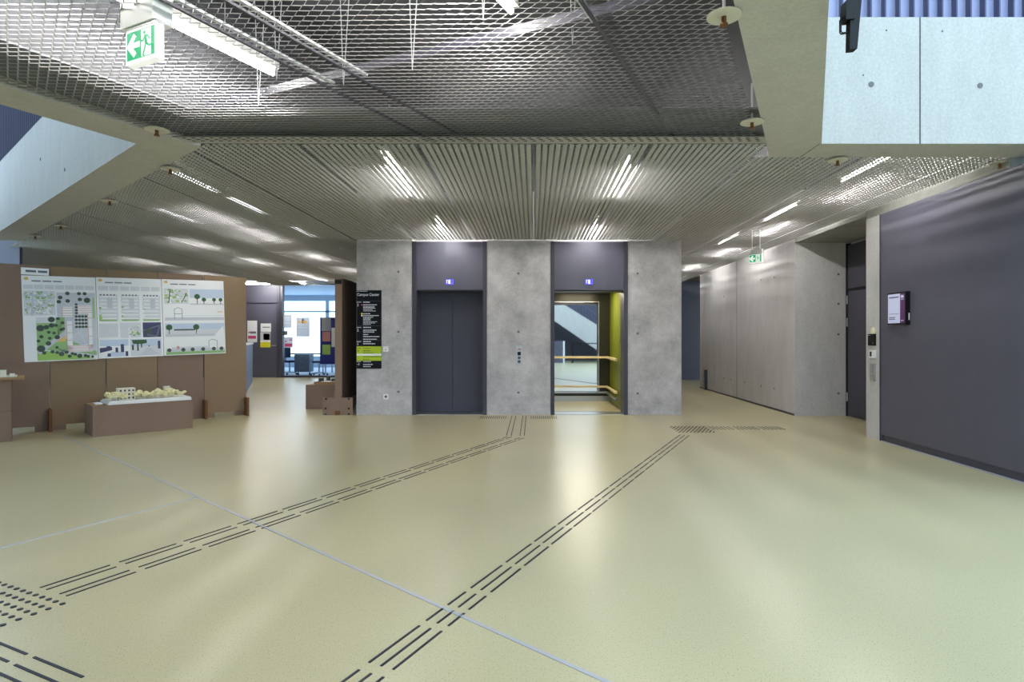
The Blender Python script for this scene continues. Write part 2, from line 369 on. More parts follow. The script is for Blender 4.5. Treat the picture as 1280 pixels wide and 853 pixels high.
MB().box(-.05, .05, -.035, 0, -.05, .05).build('body', M_white, t); MB().box(-.032, .012, -.037, -.035, -.032, .03).build('key_pad', M_purple_dk, t)
t = wallthing('handle_plate', 'long brushed steel button plate low on the pier', 'button plate', 7.58, .85)
MB().box(-.04, .04, -.03, 0, -.11, .11).build('plate', M_steel, t)
for z in (-.07, -.02, .03, .08): MB().cyl((0, -.03, z), (0, -.034, z), .014, 10).build('button', M_chan, t)

# ---------------------------------------------------------------- things on the lift wall
t = thing('directory_sign', 'tall black directory board reading Campus Center with a lime band', 'sign', (px(461.5, YE), YE, 0))
x0, x1 = -.207, .207; zt, zb = pz(363, YE), pz(461, YE); H = zt-zb
MB().box(x0, x1, -.01, 0, zb, zt).build('board', M_navyboard, t)
def vz(v): return zt-(v-68)/(818-68)*H
def hx(u): return x0+(u-62)/(286-62)*(x1-x0)
lb = MB().rect(x0, x1, vz(743), vz(605), -.0112).build('lime_band', M_lime, t)
MB().rect(x0, x1, vz(694), vz(676), -.0118).build('white_stripe', M_paper, lb)
mb = MB()
rows = [(183,121,182,10),(208,121,245,9),(224,121,225,6),(233,121,222,6),(242,121,232,6),(255,121,205,6),(267,121,240,6),(293,121,190,9),(311,121,262,9),(327,121,215,6),(336,121,192,6),(346,121,187,6),(357,121,190,6),(370,121,247,6),(382,121,228,6),(396,121,190,6),(424,121,192,10),(450,121,240,9),(468,121,222,9),(492,121,168,9),(512,121,268,9),(537,121,245,9),(560,121,192,10),(580,121,230,9),(752,121,192,8),(778,121,207,9),(798,121,192,9),(183,62,103,7),(424,62,103,7),(560,62,103,7),(750,62,103,6),(77,62,160,6)]
for v, u0, u1, hh in rows:
    u = u0
    while u < u1-3:
        wd = random.uniform(9, 26); e = min(u+wd, u1); mb.rect(hx(u), hx(e), vz(v+hh/2), vz(v-hh/2), -.0116); u = e+3
mb.build('text_lines', M_text, t)['kind'] = 'stuff'
mb = MB()
for v, u0, u1, hh in [(624,121,190,5),(648,121,190,7),(668,121,210,5),(704,121,280,6),(730,121,175,6),(624,66,103,5)]:
    u = u0
    while u < u1-3: e = min(u+random.uniform(9, 22), u1); mb.rect(hx(u), hx(e), vz(v+hh/2), vz(v-hh/2), -.0122); u = e+3
mb.build('dark_text_lines', M_tdark, t)['kind'] = 'stuff'
MB().rect(x0+.004, x1-.004, vz(173), vz(171), -.0114).rect(x0+.004, x1-.004, vz(411), vz(409), -.0114).rect(x0+.004, x1-.004, vz(549), vz(547), -.0114).build('divider', M_purple, t)['kind'] = 'stuff'
MB().rect(hx(103), hx(116), vz(215), vz(202), -.0118).build('pink_mark', M_pink, t)
MB().disc(hx(109), vz(293), .017, -.0118).build('yellow_mark', M_yellow, t); MB().rect(hx(103), hx(116), vz(318), vz(304), -.0118).build('white_mark', M_paper, t)
def text(body, size, x, z, y, m, name, parent, align='LEFT', sx=1.0):
    cu = bpy.data.curves.new(name, 'FONT'); cu.body = body; cu.size = size; cu.align_x = align; cu.extrude = .0004; cu.offset = size*.02
    tmp = bpy.data.objects.new(name, cu); C.objects.link(tmp); bpy.context.view_layer.update()
    me = bpy.data.meshes.new_from_object(tmp.evaluated_get(bpy.context.evaluated_depsgraph_get())); bpy.data.objects.remove(tmp)
    me.name = name; me.materials.clear(); me.materials.append(m)
    me.transform(Matrix.Translation((x, y, z)) @ Matrix.Rotation(pi/2, 4, 'X') @ Matrix.Diagonal((sx, 1, 1, 1)))
    return put(name, me, parent)
text('Campus Center', .064, x0+.006, vz(122), -.0116, M_text, 'heading', t, sx=.9)
for s, v in (('3', 222), ('2', 462), ('1', 594), ('-1', 786)): text(s, .058, x0+.006, vz(v), -.0116, M_text, 'floor_number', t)
text('0', .058, x0+.008, vz(658), -.0122, M_tdark, 'floor_number', t)
t = thing('call_button_box', 'white wall button with red mark beside the directory sign', 'switch', (px(482.5, YE), YE, pz(436.5, YE)))
MB().box(-.045, .045, -.025, 0, -.045, .045).build('body', M_white, t); MB().disc(0, -.015, .01, -.0255).build('red_mark', M_pink, t)
t = thing('power_socket', 'white wall socket low on the concrete beside the closed lift', 'socket', (px(482.5, YE), YE, pz(496, YE)))
MB().box(-.043, .043, -.012, 0, -.043, .043).build('plate', M_white, t); MB().disc(0, 0, .022, -.0125).build('outlet', M_purple, t)
t = thing('lift_call_panel', 'steel lift call panel between the two lifts', 'call panel', (px(649, YE), YE, 0))
z0, z1 = pz(457, YE), pz(432.5, YE)
MB().box(-.05, .05, -.014, 0, z0, z1).build('plate', M_chan, t)
MB().stroke([(-.02, z1-.07), (0, z1-.05), (.025, z1-.06), (.01, z1-.075)], .012, -.0145).build('red_pictogram', M_pink, t)
MB().box(-.028, .028, -.016, -.014, z1-.16, z1-.1).build('display', M_black, t)
for z in (z1-.2, z1-.265): MB().cyl((0, -.014, z), (0, -.02, z), .026, 14).build('button', M_purple, t)

# ---------------------------------------------------------------- edge beams, slabs, light fascias
def isect(o, p, e):   # walkway line with offset o meets line p + t e
    n = N; t_ = (o-(p[0]*n.x+p[1]*n.y))/(e[0]*n.x+e[1]*n.y); return (p[0]+e[0]*t_, p[1]+e[1]*t_)
SB = -5.0
r5 = o_at_Y(.077, 5.04); r2 = o_at_Y(-.345, 5.42)
bR = struct(MB().prism([wp(-.345, SB), r2, (7, 5.42), (7, 5.04), r5, wp(.077, SB)], CEIL, 4.0).build('edge_beam', M_conc_white), 'light concrete edge beam and gallery front above the right wall', 'beam')
for x, y in ((1089, 105.5), (1225, 107)): put('tie_hole', MB().cyl((0, -.004, 0), (0, .004, 0), .023, 14).mesh('tie_hole_large', MATS['hole_dark']), bR, (px(x, 5.04), 5.04, pz(y, 5.04)))
for x, y in ((1108, 38), (1178, 39), (1079, 94)): put('tie_hole', MB().cyl((0, -.002, 0), (0, .004, 0), .008, 8).mesh('tie_hole_small', MATS['hole_dark']), bR, (px(x, 5.04), 5.04, pz(y, 5.04)))
MB().box(px(1150, 5.04)-.004, px(1150, 5.04)+.004, 5.037, 5.045, CEIL, 4.0).build('panel_joint', M_slab, bR)
MB().box(2.42, 2.426, 5.05, 5.42, CEIL-.002, CEIL+.004).build('panel_joint', M_slab, bR)
EL = (-.7615, .6482)
l2 = isect(-4.765, (-2.88, 5.145), EL); l5 = isect(-5.176, (-3.36, 5.04), EL)
l3 = (l2[0]+EL[0]*7.6, l2[1]+EL[1]*7.6); l4 = (l5[0]+EL[0]*7.6, l5[1]+EL[1]*7.6)
bL = struct(MB().prism([wp(-4.765, SB), l2, l3, l4, l5, wp(-5.176, SB)], CEIL, 4.0).build('edge_beam', M_conc_white), 'light concrete edge beam and gallery front above the cardboard partition', 'beam')
lrot = math.atan2(EL[1], EL[0])
for u, z in ((.6, 3.62), (1.45, 3.4), (2.4, 3.15), (3.6, 3.5)):
    o = put('tie_hole', MB().cyl((0, -.004, 0), (0, .004, 0), .02, 10).mesh('tie_hole_l', MATS['hole_dark']), bL, (l5[0]+EL[0]*u, l5[1]+EL[1]*u, z), lrot)
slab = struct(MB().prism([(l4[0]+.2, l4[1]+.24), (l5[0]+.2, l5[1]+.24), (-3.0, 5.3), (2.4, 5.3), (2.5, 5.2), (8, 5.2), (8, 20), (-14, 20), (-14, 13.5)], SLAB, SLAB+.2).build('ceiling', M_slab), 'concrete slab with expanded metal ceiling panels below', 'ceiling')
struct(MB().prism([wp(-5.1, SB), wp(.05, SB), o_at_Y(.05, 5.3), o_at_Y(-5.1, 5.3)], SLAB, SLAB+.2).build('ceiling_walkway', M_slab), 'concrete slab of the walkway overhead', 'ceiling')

def railing(name, label, p, ang, n, pitch, hgt, wd, tilt, bmat, z0=4.0):
    t = thing(name, label, 'railing', (p[0], p[1], z0), ang, group='violet slat balustrades on the gallery fronts')
    sl = MB().box(-wd/2, wd/2, -.006, .006, .015, hgt).mesh('slat', bmat); pm = MB().box(-.006, .006, -.05, .012, .0, hgt).mesh('post', M_railpost)
    for i in range(n):
        o = put('slat', sl, t, (i*pitch, .045, 0), tilt); put('post', pm, t, (i*pitch+wd/2+.01, .04, 0))
    MB().box(-pitch, n*pitch, -.0, .09, 0, .012).build('bottom_rail', M_railpost, t)
    MB().box(-pitch, n*pitch, -.0, .09, hgt, hgt+.04).build('top_rail', M_railpost, t)
    return t
railing('slat_railing', 'violet metal slat railing on the gallery front above the dark purple wall', (2.56, 5.06), 0, 34, .121, .95, .1, R(8), M_rail)
railing('slat_railing', 'violet metal slat railing on the gallery front above the cardboard partition', (l4[0]+EL[0]*-.1, l4[1]+EL[1]*-.1+.0), lrot+pi, 58, .125, .95, .1, R(8), M_rail)

# ---------------------------------------------------------------- expanded metal ceiling
def expanded(w0, w1, y0, y1, c, h, cb, hb, clip=(), L2=.0572, P=.0236, HB=.009):
    v = []; f = []
    nr = int((y1-y0)/P); nk = int((w1-w0)/L2)
    for j in range(nr):
        yj = y0+(j+.5)*P
        for k in range(nk+1):
            x = w0+k*L2; s = 1 if (j+k) % 2 else -1; y = yj+s*P/2; n = len(v)
            v += [(x-HB, y, 0), (x+HB, y, 0), (x+HB, y+cb, hb), (x-HB, y+cb, hb)]; f.append((n, n+1, n+2, n+3))   # bond
            if k < nk:
                n = len(v); y2 = yj-s*P/2; x2 = x+L2-HB
                v += [(x+HB, y, 0), (x2, y2, 0), (x2, y2+c, h), (x+HB, y+c, h)]; f.append((n, n+1, n+2, n+3))          # strand
    me = bpy.data.meshes.new('expanded_mesh'); me.from_pydata(v, [], f)
    if clip:
        bm = bmesh.new(); bm.from_mesh(me)
        for co_, no_ in clip:
            bmesh.ops.bisect_plane(bm, geom=bm.verts[:]+bm.edges[:]+bm.faces[:], plane_co=co_, plane_no=no_, clear_outer=True)
        bm.to_mesh(me); bm.free()
    me.materials.append(M_alu); me.update(); return me
CF, HF, CB, HBO = -.014, .0105, .011, .014                                   # far panels lean towards the entrance
full = expanded(-.4865, .4865, -.992, .992, CF, HF, CB, HBO)
NL = (-.6482, -.7615)                                   # outward of the left edge line
def inside_left(x, y): return (x-l2[0])*NL[0]+(y-l2[1])*NL[1] < -.0
for k in range(-12, 5):
    y = 4.54 if k % 2 == 0 else 5.0
    while y < 17.0:
        x0, x1, ya, yb = k, k+1, y, y+2; cx, cy = k+.5, y+1; y += 2
        clip = []
        if x0 >= -3 and x1 <= 2 and ya >= YE: continue
        if x0 >= -3 and x1 <= 2 and yb > YE: clip.append(((0, YE-.05-cy, 0), (0, 1, 0)))
        if ya < 5.07: clip.append(((0, 5.075-cy, 0), (0, -1, 0)))
        if k == 4: clip.append(((4.32-cx, 0, 0), (1, 0, 0)))
        if x0 >= 1 and ya < 5.42: clip.append(((0, 5.425-cy, 0), (0, -1, 0))) if x0 >= 2 else None
        cs = [inside_left(a, b) for a in (x0, x1) for b in (ya, yb)]
        if not any(cs): continue
        if not all(cs): clip.append(((l2[0]-cx, l2[1]-cy, 0), (NL[0], NL[1], 0)))
        if px(-60, yb) > x1 + .5: continue
        me = full if not clip else expanded(-.4865, .4865, -.992, .992, CF, HF, CB, HBO, clip)
        if len(me.polygons) < 4: continue
        put('ceiling_panel', me, slab, (cx, cy, CEIL))
ov = []
for (oa, ob) in ((-4.76, -2.9), (-2.88, -2.62), (-2.6, -1.045), (-1.015, -.375)):
    oc = (oa+ob)/2; cx, cy = wp(oc, 2.6); hw = (ob-oa)/2-.004
    yd = 4.9-cy                                         # clip on Y = 5.05 in the panel's own axes
    co_ = (yd*N.y, yd*D.y, 0); no_ = (N.y, D.y, 0)
    me = expanded(-hw, hw, -3.2, 3.2, .008, .0085, .007, .009, [(co_, no_)], .0595, .0262, .006)
    put('ceiling_panel', me, slab, (cx, cy, ME), WROT)
p0 = o_at_Y(-4.765, 5.06); p1 = o_at_Y(-.345, 5.06)
MB().prism([o_at_Y(-4.765, 4.9), o_at_Y(-.345, 4.9), p1, p0], ME, ME+.004).build('edge_plate', M_alu, slab)
mb = MB(); x = -2.9
while x < 1.85:
    for r_ in range(3): mb.box(x+.02*r_, x+.02*r_+.03, 4.915+.035*r_, 4.93+.035*r_, ME-.0015, ME+.001)
    x += .0577*1.3
mb.build('perforations', M_black, slab)['kind'] = 'stuff'
lp = MB()
MB().prism([wp(-4.765, SB), wp(-4.2, SB), o_at_Y(-4.2, 5.3), o_at_Y(-4.765, 5.3)], 2.99, 3.0).build('service_tray', M_tray, slab)
MB().prism([o_at_Y(-4.2, 4.43), o_at_Y(-.345, 4.43), o_at_Y(-.345, 5.3), o_at_Y(-4.2, 5.3)], 2.99, 3.0).build('service_tray', M_tray, slab)
MB().prism([wp(-4.765, SB), wp(-4.2, SB), o_at_Y(-4.2, 5.3), o_at_Y(-4.765, 5.3)], 3.0, 3.75).build('added_dark_box', M_slab, slab)  # dark box added to cover the brightly lit inner side of the left beam
def rod(name, o, s0, s1, z0, z1, wd, m):
    x, y = wp(o, s0); return MB().box(-wd/2, wd/2, 0, s1-s0, z0, z1).build(name, m, slab, (x, y, 0), WROT)
for o in (-2.62, -2.9): rod('support_channel', o, -1, 3.05, 2.985, 3.0, .025, M_chan)
for o in (-2.61, -2.89, -1.03): rod('seam_bar', o, -1, 4.4, ME, ME+.014, .016, M_frame)
rod('support_channel', -1.06, -1, 3.05, 2.985, 3.0, .03, M_chan)
rod('support_channel', -.85, -1, 4.1, 3.3, 3.36, .05, M_slab)
x, y = wp(-4.2, 3.1); MB().box(0, 3.85, -.03, .03, 3.03, 3.09).build('cross_channel', M_frame, slab, (x, y, 0), WROT)
x, y = wp(-3.2, 2.2); MB().box(0, 2.8, -.2, .2, 3.45, 3.65).build('air_duct', M_slab, slab, (x, y, 0), WROT)
mb = MB()
for i in range(16):
    a = wp(-4.2+(i % 8)*.5+random.uniform(-.15, .15), .8+1.9*(i//8)+random.uniform(-.3, .5)); mb.cyl((a[0]-.03, a[1], SLAB), (a[0], a[1], ME+.01), .003, 4); mb.cyl((a[0]+.05, a[1], SLAB), (a[0], a[1], ME+.01), .003, 4)
mb.build('hanger_wires', M_chan, slab)['kind'] = 'stuff'

# ---------------------------------------------------------------- lamps above the mesh
def lamp(length, label, loc, rotz, group, M_tube=M_tube, trough=False):
    t = thing('ceiling_light', label, 'ceiling light', loc, rotz, group)
    MB().box(-.035, .035, -length/2-.03, length/2+.03, .04, .09).build('housing', M_white, t)
    MB().cyl((0, -length/2, 0), (0, length/2, 0), .016, 10).build('tube', M_tube, t)
    if trough:
        h_ = length/2+.03; MB().box(-.06, -.055, -h_, h_, -.06, .04).box(.055, .06, -h_, h_, -.06, .04).box(-.06, .06, -h_, -h_+.005, -.06, .04).box(-.06, .06, h_-.005, h_, -.06, .04).box(-.06, .06, -h_, h_, .035, .042).build('added_tube_shield', M_tray, t)  # grey shield added to hide the glowing tube from slanting views
    for s in (-1, 1): MB().box(-.012, .012, s*length/2-.012, s*length/2+.012, -.015, .045).build('socket', M_white, t)
    for s in (-1, 1): MB().cyl((0, s*length/3, .09), (0, s*length/3, SLAB-(3.18 if loc[2] < 3.2 else loc[2])), .004, 6).build('hanger', M_chan, t)
    return t
x, y = wp(-3.72, 2.05); a = lamp(2.45, 'bright tube lamp above the mesh passing behind the hanging exit sign', (x, y, 3.30), WROT, 'tube lamps above the walkway mesh', M_tube2)
x, y = wp(-1.68, 2.05); dup(a, (x, y, 3.30), WROT, 'bright tube lamp above the mesh between the exit sign and the sprinkler discs')
ORD = ('first', 'second', 'third', 'fourth', 'fifth')
fl = {}
for g, X, ys, lb in (('lamps over the lift lobby', -1.43, (9.28, 6.3), '%s tube lamp from the closed lift, above the ceiling panels'),
                  ('lamps over the lift lobby', .93, (9.28, 6.3), '%s tube lamp from the open lift, above the ceiling panels'),
                  ('lamps over the corridor', 3.72, (6.6, 9.0, 11.4, 13.8, 16.2), '%s tube lamp from the gallery soffit along the concrete corridor'),
                  ('lamps over the exhibition area', -4.55, (8.0, 9.5, 11.9, 14.3, 16.4), '%s tube lamp from the gallery corner in the row towards the glazed office'),
                  ('lamps over the counter', -6.1, (10.3, 12.7, 15.1, 16.4), '%s tube lamp from the left gallery front in the row over the blue-grey counter'),
                  ('lamps by the far left wall', -8.6, (12.7, 15.1, 16.4), '%s tube lamp from the left gallery front in the row nearest the far left wall')):
    for i, Y in enumerate(ys):
        k = X < -2; z = 3.45 if k else (3.18 if X > 2 else 3.03)
        if k not in fl: fl[k] = lamp(1.2, lb % ORD[i], (X, Y, z), 0, g, trough=k)
        else: dup(fl[k], (X, Y, z), 0, lb % ORD[i], g)
t = thing('ceiling_light', 'tube lamp under the plain soffit in front of the glazed office', 'ceiling light', (-8.2, 18.9, 3.02))
MB().box(-1.0, 1.0, -.03, .03, .02, .06).build('housing', M_white, t); MB().cyl((-.95, 0, 0), (.95, 0, 0), .014, 10).build('tube', M_tube, t)

# sprinklers with round shields
def sprinkler(label, x, y, z):
    t = thing('sprinkler', label, 'sprinkler', (x, y, z))
    MB().cyl((0, 0, 0), (0, 0, .006), .086, 24).build('shield', mat('shield_%d' % len(MATS), rgb(205, 200, 185), .5) if 'shield' not in MATS else MATS['shield'], t)
    MB().cyl((0, 0, -.035), (0, 0, 0), .013, 8).build('head', M_bronze, t)
    MB().cyl((0, 0, -.045), (0, 0, -.035), .02, 10).build('deflector', M_bronze, t)
    MB().cyl((0, 0, .006), (0, 0, (.3 if z > 2.91 else .022)), .008, 6).build('pipe', M_chan, t)
    return t
mat('shield', rgb(205, 200, 185), .5)
for x, y, lb in ((905, 21, 'round sprinkler shield beside the right edge beam, the farther one from the ceiling step'), (940, 153.5, 'round sprinkler shield beside the right edge beam next to the ceiling step'), (196, 163, 'round sprinkler shield at the left edge beam under the mesh'),
              (213, 212, 'first sprinkler along the left gallery soffit from its corner'), (137, 252, 'second sprinkler along the left gallery soffit from its corner'), (76, 283, 'third sprinkler along the left gallery soffit from its corner'), (44, 295.5, 'fourth sprinkler along the left gallery soffit from its corner'),
              (1047, 201, 'sprinkler below the right gallery soffit above the exit sign corridor'), (1250, 204.5, 'sprinkler below the right gallery soffit at the purple wall')):
    z = 2.915 if y in (21, 153.5) else 2.905
    X, Y = on_z(x, y, z); sprinkler(lb, X, Y, z)

# ---------------------------------------------------------------- exit signs
def exit_sign(label, loc, rotz, w_, h_, dep, rods, house):
    t = thing('exit_sign', label, 'exit sign', loc, rotz)
    bd = MB().box(-w_/2, w_/2, -dep/2, dep/2, 0, h_).build('sign_body', M_signwhite, t)
    y = -dep/2-.001; a = w_*.455; zb, zt = h_*.1, h_*.86
    MB().rect(-a, a, zb, zt, y).build('green_face', M_green, bd)
    Hh = zt-zb; mb = MB(); y2 = y-.001
    # arrow
    mb.stroke([(-.05*w_, zb+Hh*.5), (-.35*w_, zb+Hh*.5)], Hh*.2, y2)
    mb.stroke([(-.2*w_, zb+Hh*.82), (-.38*w_, zb+Hh*.5), (-.2*w_, zb+Hh*.18)], Hh*.2, y2)
    mb.rect(.03*w_, .35*w_, zb+Hh*.02, zt-Hh*.03, y2); mb.build('white_symbols', M_signwhite, bd)
    mb = MB(); y3 = y2-.001; q = lambda u, v: (u*w_, zb+Hh*v)
    mb.disc(.14*w_, zb+Hh*.84, Hh*.065, y3)
    mb.stroke([q(.17, .72), q(.2, .45)], Hh*.13, y3).stroke([q(.2, .45), q(.29, .35), q(.38, .36)], Hh*.075, y3).stroke([q(.19, .45), q(.14, .25), q(.1, .06)], Hh*.075, y3)
    mb.stroke([q(.17, .72), q(.1, .58), q(.03, .57)], Hh*.06, y3).stroke([q(.17, .72), q(.25, .7), q(.3, .58)], Hh*.06, y3).stroke([q(.1, .06), q(.13, .02)], Hh*.05, y3)
    mb.build('running_figure', M_green, bd)
    if house:
        hx0, hx1, hz, hd = house; MB().box(hx0, hx1, -dep/2-.012, hd, h_, h_+hz).build('housing', M_white, t)
        MB().box(-w_/2, w_/2, -dep/2-.004, dep/2+.004, h_-.012, h_+.002).build('trim_bar', M_steel, t)
    if rods:
        for u in (-.06, .06): MB().cyl((u, 0, h_), (u, 0, h_+rods), .007, 8).build('hanging_rod', M_white, t)
    return t
Ys = 2.98
exit_sign('large green exit sign with left arrow hanging from the mesh ceiling', (px(181, Ys), Ys, pz(79, Ys)), WROT, .238, .185, .04, 0, (-.145, .11, .2, .07))
Ys = 8.9
exit_sign('small green exit sign hung on two rods in the corridor entrance', (px(945, Ys), Ys, pz(329, Ys)), WROT-.35, .2, .14, .04, .36, (-.07, .1, .06, .03))

# black bracket beside the right beam
t = thing('hanging_bracket', 'black angled bracket arm hanging in front of the light concrete gallery', 'bracket', (1.56, 2.95, 2.98))
k = 2.95/F
def q(x, y): return ((x-VX)*k-1.56, EYE+(VY-y)*k-2.98)
MB().vprism([q(1062, -60), q(1080, -60), q(1069, 63), q(1059.5, 64)], -.02, .02).build('arm', M_black, t)
MB().vprism([q(1054.5, 4), q(1066, 2), q(1065, 27), q(1053.5, 28)], -.03, .03).build('clamp', M_black, t)
MB().stroke([q(1054, 22), q(1050.5, 25), q(1050.5, 40), q(1052, 42), q(1062, 40.5)], .007, -.006).stroke([q(1054, 22), q(1050.5, 25), q(1050.5, 40), q(1052, 42), q(1062, 40.5)], .007, .006).build('hoop', M_black, t)
MB().box(-.28, .03, -.025, .025, .2, .24).build('wall_arm', M_black, t)

# ---------------------------------------------------------------- cardboard partition with posters
AP = math.atan2(.673, .74)
PX0, PY0 = -4.82, 10.0
par = thing('cardboard_partition', 'brown cardboard partition of slotted panels behind the model plinth', 'partition', (PX0, PY0, 0), AP)
PW, PT = .641, 2.30
for i in range(6):
    off = (.0, .022, .0, .02, .002, .026)[i]; cm = (M_card2, M_card, M_card2, M_card2, M_card, M_card)[i]
    MB().box(-PW*(i+1)+.006, -PW*i-.006, -.012+off, .03+off, .075, PT-(.004*i)).build('panel', cm, par)
    MB().box(-PW*(i+1)-.001, -PW*(i+1)+.003, .02, .028, .08, PT-.01).build('joint_shadow_gap', M_frame, par) if False else None
for i in range(7):
    x = -PW*i-(0 if i else .02)
    MB().box(x-.018, x+.018, -.16, .2, 0, .30).build('foot', M_card_dk, par)
    if i < 6: MB().box(x-.14-.018, x-.018, .01, .04, 0, .085).build('base_block', M_card, par); MB().box(x-PW+.018, x-PW+.18, .01, .04, 0, .085).build('base_block', M_card, par)
def wpx(x):                                        # pixel column -> distance along the partition
    u = (x-VX)/F; return (u*PY0-PX0)/(cos(AP)-u*sin(AP))
PAL = [M_paper, mat('print_grey', rgb(218, 221, 228), .7), mat('print_green', rgb(150, 188, 130), .7), mat('print_lime', rgb(160, 200, 105), .7), mat('print_tree', rgb(70, 88, 78), .7),
       mat('print_slate', rgb(205, 209, 218), .7), mat('print_red', rgb(215, 150, 145), .7), mat('print_navy', rgb(70, 74, 110), .7), mat('print_sky', rgb(200, 214, 234), .7), mat('print_orange', rgb(232, 190, 110), .7),
       mat('print_ink', rgb(110, 115, 130), .7), mat('print_darkgreen', rgb(60, 96, 68), .7)]
YP = -.018
def poster(label, xa, xb, zc_, draw):
    a, b = wpx(xa), wpx(xb); zt_, zb_ = .59, -.59
    cx_ = PX0+cos(AP)*(a+b)/2; cy_ = PY0+sin(AP)*(a+b)/2
    t = thing('poster', label, 'poster', (cx_, cy_, zc_), AP, group='competition posters on the cardboard partition'); t.rotation_euler = (0, -.03, AP)
    hw = (b-a)/2-.003
    MB().box(-hw, hw, YP-.002, YP, zb_, zt_).build('sheet', M_paper, t)
    mb = MB(); U = lambda u: -hw+2*hw*u; V = lambda v: zt_-(zt_-zb_)*v
    lay = [0]
    def Y(n): return YP-.0025-.0006*n
    r = lambda u0, u1, v0, v1, m, n=0: mb.rect(U(u0), U(u1), V(v1), V(v0), Y(n), m)
    c = lambda u, v, rr, m, n=2: mb.disc(U(u), V(v), rr, Y(n), m, 10)
    pg = lambda pts, m, n=1: mb.poly([(U(u), V(v)) for u, v in pts], Y(n), m)
    st = lambda pts, wd, m, n=1: mb.stroke([(U(u), V(v)) for u, v in pts], wd, Y(n), m)
    c(.065, .035, .022, 9); c(.045, .035, .02, 1, 1)
    for i in range(3): r(.13+i*.14, .25+i*.14, .055, .068, 10)
    draw(r, c, pg, st, mb)
    mb.build('print', PAL, t); return t
def site(r, u0, u1, v0, v1, c, m=2, n=70, seed=1):
    rnd = random.Random(seed)
    for i in range(n):
        u = rnd.uniform(u0, u1-.05); v = rnd.uniform(v0, v1-.03); r(u, min(u1, u+rnd.uniform(.01, .05)), v, min(v1, v+rnd.uniform(.006, .03)), rnd.choice([m, m, 3, 0, 0, 5]), 1+i % 3)
def post1(r, c, pg, st, mb):
    for i in range(7): r(.02+i*.138, .145+i*.138, .105, .155, 1)
    r(.02, .43, .175, .46, 1); site(r, .02, .43, .175, .46, c, n=110); st([(.02, .22), (.43, .25)], .02, 5, 4); st([(.14, .19), (.12, .46)], .02, 5, 4); st([(.14, .42), (.43, .24)], .018, 5, 4)
    r(.45, .99, .19, .95, 5); r(.17, .55, .485, .95, 2)
    r(.17, .43, .485, .55, 1, 1); pg([(.17, .99), (.98, .99), (.17, .86)], 3, 1); pg([(.15, .80), (.98, .95), (.98, .90), (.56, .74), (.4, .8)], 2, 2); pg([(.55, .64), (.17, .88), (.2, .92), (.55, .70)], 5, 3); pg([(.43, .78), (.55, .7), (.55, .77)], 9, 3)
    st([(.17, .855), (.98, .965)], .012, 1, 4)
    for (u0, u1, v0, v1) in ((.52, .66, .36, .48), (.57, .65, .53, .9), (.73, .93, .34, .44), (.87, .93, .44, .88), (.57, .93, .82, .9)):
        r(u0, u1, v0, v1, 0, 3)
        for i in range(4): vv = v0+(v1-v0)*(i+.5)/4; r(u0, u1, vv-.003, vv+.002, 6, 4)
        r(u0, u0+.006, v0, v1, 6, 4)
    st([(.66, .52), (.86, .85)], .01, 1, 3); st([(.62, .75), (.8, .62)], .01, 1, 3)
    for u, v, s in ((.5, .25, 1), (.48, .3, 1), (.6, .2, 1), (.6, .29, 1), (.76, .2, .9), (.84, .2, .9), (.77, .27, 1), (.87, .28, 1.5), (.37, .51, 1.5), (.46, .5, .8), (.22, .61, 1.7), (.3, .6, 1.2), (.37, .58, 1.2), (.43, .58, .8), (.52, .55, .8), (.5, .63, .8), (.53, .62, .7), (.33, .66, .8), (.4, .67, .8), (.23, .71, .9), (.34, .73, .8), (.44, .72, 1.2), (.19, .76, .8), (.32, .79, 1.2), (.22, .85, 1.8), (.43, .84, .7), (.26, .9, .9), (.37, .89, .9), (.43, .9, .8), (.49, .92, 1.2), (.56, .9, .9), (.6, .95, .9), (.64, .92, .8), (.68, .93, .8), (.74, .95, 1.2), (.82, .95, .9), (.86, .96, .8), (.92, .965, .7)):
        c(u, v, .026*s, 4, 5)
    for i in range(4): c(.715, .33+i*.035, .017, 4, 5)
    for i in range(4):
        for j in range(4): c(.71+.045*i, .475+.042*j, .018, 4, 5)
    r(.95, .97, .25, .5, 3, 2)
poster('site plan poster with green park and dark round trees', 28, 121, 1.56, post1)
